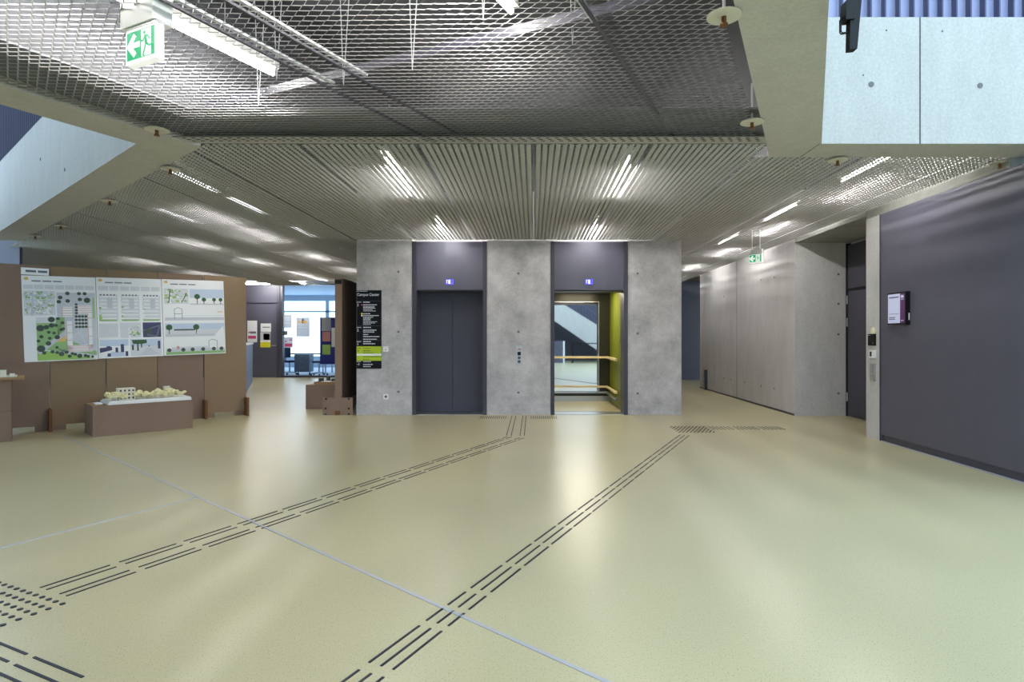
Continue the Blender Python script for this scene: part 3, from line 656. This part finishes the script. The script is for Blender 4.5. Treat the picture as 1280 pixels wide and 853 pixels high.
def post2(r, c, pg, st, mb):
    for i in range(6): r(.03+i*.16, .17+i*.16, .105, .16, 1)
    for i in range(3):
        u = .03+i*.33; r(u, u+.28, .21, .54, 1)
        for k in range(7): r(u+.02, u+.26, .23+k*.045, .245+k*.045, 0, 1)
        r(u+.12, u+.2, .25, .38, 5, 2); site(r, u, u+.05, .3, .53, c, n=12, seed=i); r(u, u+.26, .52, .54, 2, 2)
        for k in range(5): c(u+.03+.05*k, .215, .012, 10, 3)
    r(.02, .3, .57, .74, 1); r(.13, .2, .58, .73, 6, 1) if False else None; r(.33, .65, .56, .75, 1); site(r, .45, .65, .6, .75, c, n=40, seed=8); r(.68, .97, .56, .75, 7)
    st([(.7, .66), (.95, .6), (.9, .74), (.75, .72)], .02, 10, 2); c(.77, .67, .05, 4, 2)
    r(.02, .45, .77, .98, 8); r(.02, .45, .85, .98, 0, 1); pg([(.02, .87), (.2, .86), (.2, .9), (.02, .93)], 7, 2); r(.12, .18, .85, .9, 7, 3); r(.33, .38, .83, .93, 7, 3); r(.25, .29, .87, .93, 7, 3); r(.4, .44, .92, .98, 7, 3); r(.13, .18, .94, .98, 7, 3); pg([(.1, .98), (.4, .98), (.36, .92), (.2, .92)], 8, 2)
    r(.48, .97, .77, .98, 8); r(.48, .97, .86, .98, 1, 1); pg([(.5, .78), (.73, .78), (.74, .82), (.66, .835), (.52, .83)], 11, 2); r(.58, .605, .82, .92, 4, 3); r(.5, .53, .84, .91, 4, 3); r(.64, .66, .83, .88, 4, 3); r(.91, .95, .8, .9, 7, 3); pg([(.6, .98), (.95, .98), (.8, .89), (.74, .89)], 5, 2); c(.77, .86, .01, 7, 3)
poster('poster with small plans and two street views, middle of the three', 121, 203, 1.59, post2)
def post3(r, c, pg, st, mb):
    r(.03, .41, .12, .32, 1); site(r, .03, .41, .12, .32, c, n=60, seed=3); st([(.3, .3), (.38, .18)], .012, 4, 5); st([(.12, .13), (.1, .3)], .012, 4, 5)
    r(.43, .99, .12, .32, 8); r(.43, .99, .24, .315, 0, 1); r(.43, .99, .315, .33, 5, 2)
    for u, v, s in ((.55, .22, 1.3), (.66, .26, 1), (.83, .26, .9), (.94, .26, .9)): c(u, v, .032*s, 11, 3); r(u-.006, u+.006, v, .32, 4, 2)
    r(.03, .99, .5, .54, 5); st([(.18, .52), (.18, .39), (.24, .37), (.3, .39), (.3, .52)], .006, 10); r(.18, .3, .45, .455, 10); r(.3, .97, .475, .48, 1); r(.88, .97, .42, .43, 9)
    r(.03, .99, .58, .75, 8); r(.03, .99, .66, .75, 1, 1); r(.03, .82, .72, .755, 5, 2); pg([(.85, .72), (.97, .62), (.99, .755), (.83, .755)], 0, 3)
    for u in (.09, .52): c(u, .63, .045, 11, 3); r(u-.006, u+.006, .63, .72, 4, 2)
    for i in range(11): c(.18+i*.03, .665, .014, 4, 3)
    r(.03, .99, .92, .955, 5); st([(.72, .92), (.72, .82), (.78, .8), (.86, .82), (.86, .92)], .006, 10); r(.12, .7, .89, .92, 1); r(.2, .24, .88, .92, 6, 1)
    r(.03, .99, .955, .99, 2, 1)
    for i, u in enumerate((.08, .3, .45, .62, .8, .93)): c(u, .93, .03, 4, 3)
poster('section drawing poster with thin elevations and few trees', 203, 280.5, 1.618, post3)
a, b = wpx(26), wpx(61); t = thing('title_card', 'small white title strip above the site plan poster', 'card', (PX0+cos(AP)*(a+b)/2, PY0+sin(AP)*(a+b)/2, 0), AP)
MB().box(-(b-a)/2, (b-a)/2, YP-.008, YP-.006, 2.15, 2.245).build('sheet', M_paper, t)
text('angela Mayr', .042, 0, 2.256, YP-.0045, PAL[10], 'lettering', t, 'CENTER') if False else MB().rect(-.1, .01, 2.185, 2.215, YP-.0085).rect(.03, .13, 2.185, 2.215, YP-.0085).build('lettering', PAL[10], t)

# ---------------------------------------------------------------- plinth with architectural model
def cardplinth(label, loc, rot, lx, ly, h, split=False, top=False):
    t = thing('cardboard_plinth', label, 'plinth', loc, rot)
    hs = [(0, h)] if not split else [(0, h*.47), (h*.47+.004, h-.03)]
    for a, b in hs:
        bd = MB().box(0, lx, 0, .018, a, b).box(0, lx, ly-.018, ly, a, b).box(0, .018, .018, ly-.018, a, b).box(lx-.018, lx, .018, ly-.018, a, b).build('box', M_card, t)
    MB().box(.002, lx-.002, .002, ly-.002, h-.03, h+.001 if not top else h-.03+.001).build('lid', M_card_side, t)
    if top: MB().box(-.12, lx+.12, -.06, ly+.06, h-.03, h).build('top_board', M_card_side, t)
    return t
bl = (-5.71, 7.72); br = (-4.89, 8.55); PR = math.atan2(br[1]-bl[1], br[0]-bl[0]); PL = math.hypot(br[0]-bl[0], br[1]-bl[1])
cardplinth('long low cardboard plinth carrying the white building model', (*bl, 0), PR, PL, .58, .40)
def onpl(u, v, z): return (bl[0]+cos(PR)*u-sin(PR)*v, bl[1]+sin(PR)*u+cos(PR)*v, z)
mdl = thing('architectural_model', 'white card building model with foam trees on a pale base', 'model', onpl(.17, .02, .402), PR)
LX, LY = PL-.18, .52
MB().box(0, LX, 0, LY, 0, .03).box(.02, LX, .03, LY, .03, .045).build('base', M_modelw if False else M_white, mdl)
wnd = mat('model_window', rgb(70, 66, 60), .7)
def mbuild(x, y, wx, wy, h, nx, nz):
    b = MB().box(x, x+wx, y, y+wy, .045, .045+h).box(x-.004, x+wx+.004, y-.004, y+wy+.004, .045+h, .05+h).build('building', M_modelw, mdl)
    mb = MB()
    for i in range(nx):
        for j in range(nz):
            u = x+wx*(i+.5)/nx; z = .045+h*(j+.5)/nz; mb.box(u-wx/nx*.22, u+wx/nx*.22, y-.001, y+.002, z-h/nz*.25, z+h/nz*.25)
    mb.build('windows', wnd, b)['kind'] = 'stuff'
mbuild(.14, .14, .19, .16, .15, 4, 3); mbuild(.72, .3, .07, .08, .14, 1, 1); mbuild(.42, .3, .2, .1, .06, 4, 1)
tp = [(.03, .1), (.06, .2), (.1, .07), (.14, .06), (.19, .07), (.05, .3), (.36, .12), (.39, .2), (.44, .1), (.48, .16), (.52, .12), (.55, .2), (.59, .1), (.63, .15), (.67, .1), (.71, .17), (.76, .12), (.8, .18), (.85, .13), (.9, .1), (.5, .3), (.62, .33), (.82, .3)]
tms = []
for i in range(4):
    mb = MB(); mb.cyl((0, 0, 0), (0, 0, .04), .004, 5)
    for k in range(4): a = k*1.7+i; mb.blob((.018*cos(a), .018*sin(a), .05+.012*(k % 3)), .026, .02, 7, 4, .25)
    tms.append(mb.mesh('model_tree', M_cream))
for i, (x, y) in enumerate(tp):
    o = put('foam_tree', tms[i % 4], mdl, (min(x, LX-.04), y, .045), i*1.3); s = random.uniform(.85, 1.35); o.scale = (s*1.1, s*1.1, s)
t = thing('name_card', 'small white card on the end of the model plinth', 'card', onpl(.06, .2, .402), PR)
MB().box(0, .08, 0, .2, 0, .015).build('card', M_paper, t); MB().cyl((.04, .15, .015), (.04, .15, .022), .012, 8).build('pin', M_white, t)
# left plinth with second model
LP = (-6.50, 7.42)
lpn = cardplinth('tall two-tier cardboard plinth beside the cardboard partition', (LP[0]-cos(.70)*.8, LP[1]-sin(.70)*.8, 0), .70, .8, .5, .80, True, True)
m2 = thing('architectural_model', 'little white block model on the tall two-tier plinth', 'model', (LP[0]-cos(.70)*.45, LP[1]-sin(.70)*.45, .80), .70)
MB().box(0, .5, .02, .4, 0, .012).build('base', M_modelw, m2)
for x, y, sx, sy, h in ((.34, .1, .06, .06, .075), (.43, .06, .05, .05, .03), (.1, .1, .1, .08, .05), (.22, .22, .1, .05, .04)): MB().box(x, x+sx, y, y+sy, .012, .012+h).build('block', M_modelw, m2)

# second partition beside the lift core, small plinth
sp = thing('cardboard_partition', 'cardboard partition seen end-on beside the directory sign', 'partition', (-3.28, 10.02, 0), 0)
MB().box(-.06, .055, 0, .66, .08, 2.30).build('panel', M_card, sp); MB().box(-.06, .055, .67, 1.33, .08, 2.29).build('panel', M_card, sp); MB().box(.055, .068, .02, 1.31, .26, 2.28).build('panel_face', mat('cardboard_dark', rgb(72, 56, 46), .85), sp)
MB().box(-.058, .054, -.012, .0, 2.2, 2.27).build('end_slot', M_black, sp)
ft = MB().vprism([(-.25, 0), (.25, 0), (.25, .29), (.06, .29), (.06, .33), (-.06, .33), (-.06, .29), (-.25, .29)], -.05, -.03).build('foot', M_card, sp)
mb = MB()
for x, z in ((-.2, .11), (.19, .11), (-.19, .27), (.19, .27), (-.2, .01), (.19, .015)): mb.disc(x, z, .018, -.0505)
mb.build('punched_hole', M_black, ft); MB().box(-.04, .04, -.07, -.05, 0, .07).build('wedge', M_card_dk, sp)
cardplinth('small low cardboard plinth in front of the glazed office', (-4.13, 10.8, 0), .0, .74, .6, .44)
m3 = thing('architectural_model', 'small dark model on the low plinth near the glazed office', 'model', (-4.0, 10.85, .442), 0)
MB().box(0, .6, 0, .45, 0, .05).build('base', M_card_side, m3)
for x, y, sx, h in ((.05, .1, .07, .06), (.16, .2, .05, .09), (.28, .1, .08, .05), (.4, .25, .08, .08)): MB().box(x, x+sx, y, y+.08, .05, .05+h).build('block', M_frame, m3)
MB().box(.12, .5, .02, .25, .05, .056).build('white_sheet', M_paper, m3)

# ---------------------------------------------------------------- background: counter, door, glazed office
YG = 19.6
p, q_ = (-6.27, 12.97), (-7.8, 16.55); a = math.atan2(q_[1]-p[1], q_[0]-p[0]); L = math.hypot(q_[0]-p[0], q_[1]-p[1])
cn = thing('low_counter', 'blue-grey counter wall behind the end of the cardboard partition', 'counter', (p[0], p[1], 0), a)
MB().box(-2.5, L, 0, .12, .08, 1.13).build('front', M_bluegrey, cn); MB().box(-2.5, L+.02, -.02, .3, 1.13, 1.17).build('worktop', M_white, cn); MB().box(-2.5, L, .01, .1, 0, .08).build('plinth_strip', M_chan, cn)
xg0, xg1 = px(352, YG), -5.0
wb = struct(MB().box(-14, px(307, YG)-.15, YG, YG+.2, 0, SLAB).box(px(307, YG)-.15, xg0-.12, YG, YG+.2, 3.0, SLAB).box(xg0-.12, xg1, YG, YG+.2, 3.1, SLAB).box(xg1, 2.2, YG, YG+.2, 0, SLAB).build('wall_back', M_purple), 'purple-grey back wall around the glazed office', 'wall')
MB().box(px(307, YG)-.15, xg0-.12, YG+.1, YG+.2, 0, 3.0).build('door_backing', M_frame, wb)
d4 = thing('door_4', 'purple-grey door with notices beside the glazed office', 'door', (px(330, YG), YG, 0), kind='structure')
MB().box(-.75, .42, .02, .07, .01, 2.42).build('door_leaf', M_purple, d4); MB().box(-.75, .42, .02, .07, 2.46, 3.0).build('transom_panel', M_purple, d4); MB().box(.42, .52, -.02, .2, 0, 3.05).build('door_frame', M_frame, d4)
hd = MB().cyl((.25, -.03, 1.05), (.4, -.03, 1.05), .012, 8).cyl((.39, .02, 1.05), (.39, -.03, 1.05), .01, 8).build('handle', M_steel, d4)
def notice(label, x, y0, y1, wd, parts, Y=YG):
    z1, z0 = pz(y0, Y), pz(y1, Y); t = thing('notice', label, 'notice', (px(x, Y), Y, 0))
    MB().box(-wd/2, wd/2, .012, .018, z0, z1).build('sheet', M_paper, t)
    mb = MB()
    for u0, u1, v0, v1, m in parts: mb.rect(-wd/2+wd*u0, -wd/2+wd*u1, z1-(z1-z0)*v1, z1-(z1-z0)*v0, .011, m)
    if parts: mb.build('print', PAL2, t)
    return t
PAL2 = [M_pink, M_yellow, PAL[10], PAL[7], PAL[5], PAL[9], PAL[4], M_lime]
notice('tall white notice with a magenta bar on the purple door', 315, 401, 428, .32, [(.08, .9, .7, .84, 0), (.3, .9, .5, .6, 2), (.1, .3, .52, .58, 0)])
notice('small white notice above the photo sheet on the purple door', 332, 404.5, 415, .34, [(.2, .9, .4, .5, 2)])
notice('photo sheet with a yellow lower half on the purple door', 331.5, 415.5, 434.5, .33, [(0, 1, 0, .55, 4), (.3, .7, .1, .5, 0), (.65, .95, .1, .5, 6), (0, 1, .65, 1, 1)])
w1 = struct(thing('window_1', 'full-height glazed office front', 'window', ((xg0+xg1)/2, YG, 0)), 'full-height glazed office front'); hw = (xg1-xg0)/2
MB().box(-hw, hw, .09, .1, .05, 3.06).build('pane', M_glass, w1)
MB().box(-hw-.12, -hw+.03, 0, .16, 0, 3.1).box(-hw, hw, 0, .16, 3.05, 3.1).box(-hw, hw, 0, .16, 0, .06).build('window_frame', M_frame, w1)
# office
xo0, xo1, yo = -13, -3, 26.5
struct(MB().box(xo0-.2, xo0, YG+.2, yo, 0, 3.2).box(xo1, xo1+.2, YG+.2, yo, 0, 3.2).box(xo0, xo1, yo, yo+.2, 0, .5).box(xo0, xo1, yo, yo+.2, 2.95, 3.2).box(-9.25, -9.1, yo, yo+.2, .5, 2.95).box(-12, -11.85, yo, yo+.2, .5, 2.95).box(-7.1, -6.95, yo, yo+.2, .5, 2.95).box(xo0, xo1, yo, yo+.2, 2.45, 2.52).build('wall_office', M_office), 'white office walls around a wide bright window', 'wall')
struct(MB().box(xo0, xo1, YG+.2, yo, 3.2, 3.3).build('ceiling_office', mat('office_ceiling', rgb(170, 195, 220), .6)), 'pale office ceiling', 'ceiling')
struct(MB().box(xo0, xo1, YG+.2, yo, 0, .004).build('floor_office', M_office), 'pale office floor', 'floor')
Yn = YG+.07
M_thin = bpy.data.materials.new('thin_paper'); M_thin.use_nodes = True; nt = M_thin.node_tree; nt.nodes.clear()
ou = nt.nodes.new('ShaderNodeOutputMaterial'); tl = nt.nodes.new('ShaderNodeBsdfTranslucent'); tl.inputs[0].default_value = (.86, .9, .95, 1); df = nt.nodes.new('ShaderNodeBsdfDiffuse'); df.inputs[0].default_value = (.8, .82, .85, 1); ms = nt.nodes.new('ShaderNodeMixShader'); ms.inputs[0].default_value = .4
nt.links.new(tl.outputs[0], ms.inputs[1]); nt.links.new(df.outputs[0], ms.inputs[2]); nt.links.new(ms.outputs[0], ou.inputs[0])
def gnotice(label, x, y0, y1, wpx_, parts, m=M_thin):
    z1, z0 = pz(y0, Yn), pz(y1, Yn); wd = wpx_*Yn/F; t = thing('notice', label, 'notice', (px(x, Yn), Yn, 0))
    MB().box(-wd/2, wd/2, .008, .018, z0, z1).build('sheet', m, t); mb = MB()
    for u0, u1, v0, v1, k in parts: mb.rect(-wd/2+wd*u0, -wd/2+wd*u1, z1-(z1-z0)*v1, z1-(z1-z0)*v0, .007, k)
    if parts: mb.build('print', PAL2, t)
    return t, wd, z0, z1
gnotice('pale upper notice at the left edge of the office glass', 359, 393.5, 410, 10.5, [(.1, .9, .1, .15, 4), (.1, .9, .5, .55, 4), (.1, .9, .75, .8, 4)])
gnotice('small black square notice on the office glass', 356.5, 414, 419, 5, [(.1, .9, .1, .9, 6)], M_frame)
gnotice('notice with a magenta bar on the office glass', 360.5, 421.5, 435, 10.5, [(.05, .95, .6, .9, 0), (.6, .9, .25, .35, 0), (.1, .3, .35, .45, 0)])
t, wd, z0, z1 = gnotice('tall poster of an orange fish on the office glass', 378.5, 397, 421, 16.5, [(.05, .95, .45, .47, 4), (.05, .95, .6, .62, 4)])
zc = z1-.15
MB().disc(.03, zc, .11, .006, 0, 16, .5).poly([(-.07, zc), (-.16, zc+.06), (-.16, zc-.06)], .0055, 0).build('fish_body', PAL[9], t)
MB().rect(-.02, .01, zc-.05, zc+.05, .0045).poly([(-.05, zc+.05), (.05, zc+.05), (.0, zc+.12)], .0045).build('fish_stripe', M_frame, t)
t = thing('pin_board', 'blue pinboard with sheets standing behind the office glass', 'board', (px(411, YG+.5), YG+.5, 0))
k = (YG+.5)/F; bz1, bz0 = pz(397, YG+.5), pz(455.5, YG+.5)
MB().box(-11*k, 16*k, 0, .03, bz0, bz1).build('board', M_blueboard, t)
for x0_, x1_, y0_, y1_, m in ((402, 413.5, 397, 414, M_thin), (403, 413, 415, 427, PAL[6]), (403, 413, 431, 443.5, PAL[3]), (414.5, 419, 410, 434, M_paper)):
    MB().box((x0_-411)*k, (x1_-411)*k, -.006, 0, pz(y1_, YG+.5), pz(y0_, YG+.5)).build('pinned_sheet', m, t)
for x_ in (-.2, .3): MB().cyl((x_, .015, 0), (x_, .015, bz0), .02, 8).build('leg', M_chan, t)
MB().box(-.35, -.05, -.2, .25, 0, .02).box(.15, .45, -.2, .25, 0, .02).build('foot', M_chan, t)
def office_chair(label, x, y, rot):
    t = thing('office_chair', label, 'chair', (x, y, 0), rot)
    MB().box(-.23, .23, -.23, .23, .44, .5).build('seat', M_chair, t); MB().box(-.2, .2, .22, .27, .6, 1.05).build('backrest', M_chair, t); MB().box(-.03, .03, .23, .29, .45, .65).build('back_support', M_chan, t)
    MB().cyl((0, 0, .1), (0, 0, .44), .025, 8).build('gas_post', M_chan, t)
    for i in range(5): a = 2*pi*i/5; l = MB().cyl((0, 0, .1), (.28*cos(a), .28*sin(a), .07), .016, 6).build('leg', M_chan, t); MB().cyl((.28*cos(a)-.015, .28*sin(a), .03), (.28*cos(a)+.015, .28*sin(a), .03), .03, 8).build('castor', M_black, l)
    return t
office_chair('blue swivel chair at the desk inside the office', px(362, 21.1), 21.1, 1.0)
office_chair('blue swivel chair beside the drawer cabinet inside the office', px(399, 20.75), 20.75, -1.2)
t = thing('desk', 'white desk inside the glazed office', 'desk', (px(380, 22), 22, 0))
MB().box(-1.2, 1.0, -.4, .4, .7, .74).build('desk_top', M_white, t)
for x in (-1.12, .92):
    for y in (-.35, .35): MB().cyl((x, y, 0), (x, y, .7), .025, 8).build('leg', M_chan, t)
t = thing('drawer_cabinet', 'grey rolling drawer cabinet inside the office', 'cabinet', (px(380, 20.9), 20.9, 0))
MB().box(-.26, .26, -.2, .2, .12, .72).build('body', mat('cabinet_grey', rgb(120, 140, 165), .5), t)
for z in (.14, .34, .54): dr = MB().box(-.25, .25, -.215, -.2, z, z+.17).build('drawer', MATS['cabinet_grey'], t); MB().box(-.06, .06, -.23, -.215, z+.12, z+.135).build('handle', M_steel, dr)
for x in (-.2, .2): MB().cyl((x-.02, 0, .04), (x+.02, 0, .04), .04, 8).box(x-.01, x+.01, -.01, .01, .06, .12).build('castor', M_black, t)

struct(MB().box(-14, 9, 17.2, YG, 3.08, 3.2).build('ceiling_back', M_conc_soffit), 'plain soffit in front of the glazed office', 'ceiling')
struct(MB().box(-14, px(24.5, 10.75), 10.75, 10.81, 0, SLAB).build('wall_left', M_purple), 'purple-grey wall behind the left gallery', 'wall')
struct(MB().box(-14.2, -14, 10, YG, 0, SLAB).build('wall_far_left', M_conc), 'concrete wall at the far left', 'wall')

struct(MB().prism([(-9.8, -10.5), (-4.2, -10.5), (-1.5, 4.5), (-9.8, 9.2)], 6.6, 6.8).build('sky_blocker', M_conc_white), 'added unseen slab blocking sky light over the void on the partition side', 'ceiling')  # added out of view to keep blue skylight off the left floor
# ---------------------------------------------------------------- behind the camera (seen in the lift mirror)
struct(MB().box(-9.6, 9.5, -10.7, -10.4, 0, 3.4).build('wall_rear', M_frame), 'dark wall behind the hall', 'wall')
struct(MB().box(-9.8, -9.5, -10.4, 9.0, 0, 4.2).build('wall_side', M_conc), 'concrete side wall of the hall', 'wall')
st = thing('staircase', 'straight stair with light concrete parapet in front of the dark rear wall', 'staircase', (0, -8.2, 0))
def sx(x): return 3.62-.62*(x+.5)
MB().vprism([(-3.5, sx(-3.5)-.05), (-3.5, sx(-3.5)+.85), (4.6, sx(4.6)+.85), (5.2, 0), (4.4, 0)], -.1, .1).build('parapet', M_conc_white, st)
for i in range(18): x = -3.2+i*.44; z = max(.15, sx(x)+.05); MB().box(x, x+.44, -1.6, -.1, z-.25, z).build('step', M_slab, st)
for i in range(50): x = -3.4+i*.16; z = sx(x)+.85; MB().box(x-.012, x+.012, -.02, .02, z-.02, z+.6).build('bar', M_railpost, st)
MB().vprism([(-3.5, sx(-3.5)+1.42), (4.6, sx(4.6)+1.42), (4.6, sx(4.6)+1.48), (-3.5, sx(-3.5)+1.48)], -.03, .03).build('handrail', M_railpost, st)
t = thing('standing_table', 'black standing table below the stair', 'table', (2.9, -7.2, 0))
MB().box(-.9, .9, -.35, .35, 1.0, 1.05).build('table_top', M_black, t)
for x in (-.85, .85): MB().box(x-.03, x+.03, -.3, .3, 0, 1.0).build('leg', M_black, t)
t = thing('info_pillar', 'slim light column standing by the rear wall', 'pillar', (1.35, -7.2, 0))
MB().box(-.28, .28, -.2, .2, 0, 1.15).build('body', M_purple, t); MB().box(.2, .28, .2, .22, 0, 1.15).build('light_edge', M_white, t)
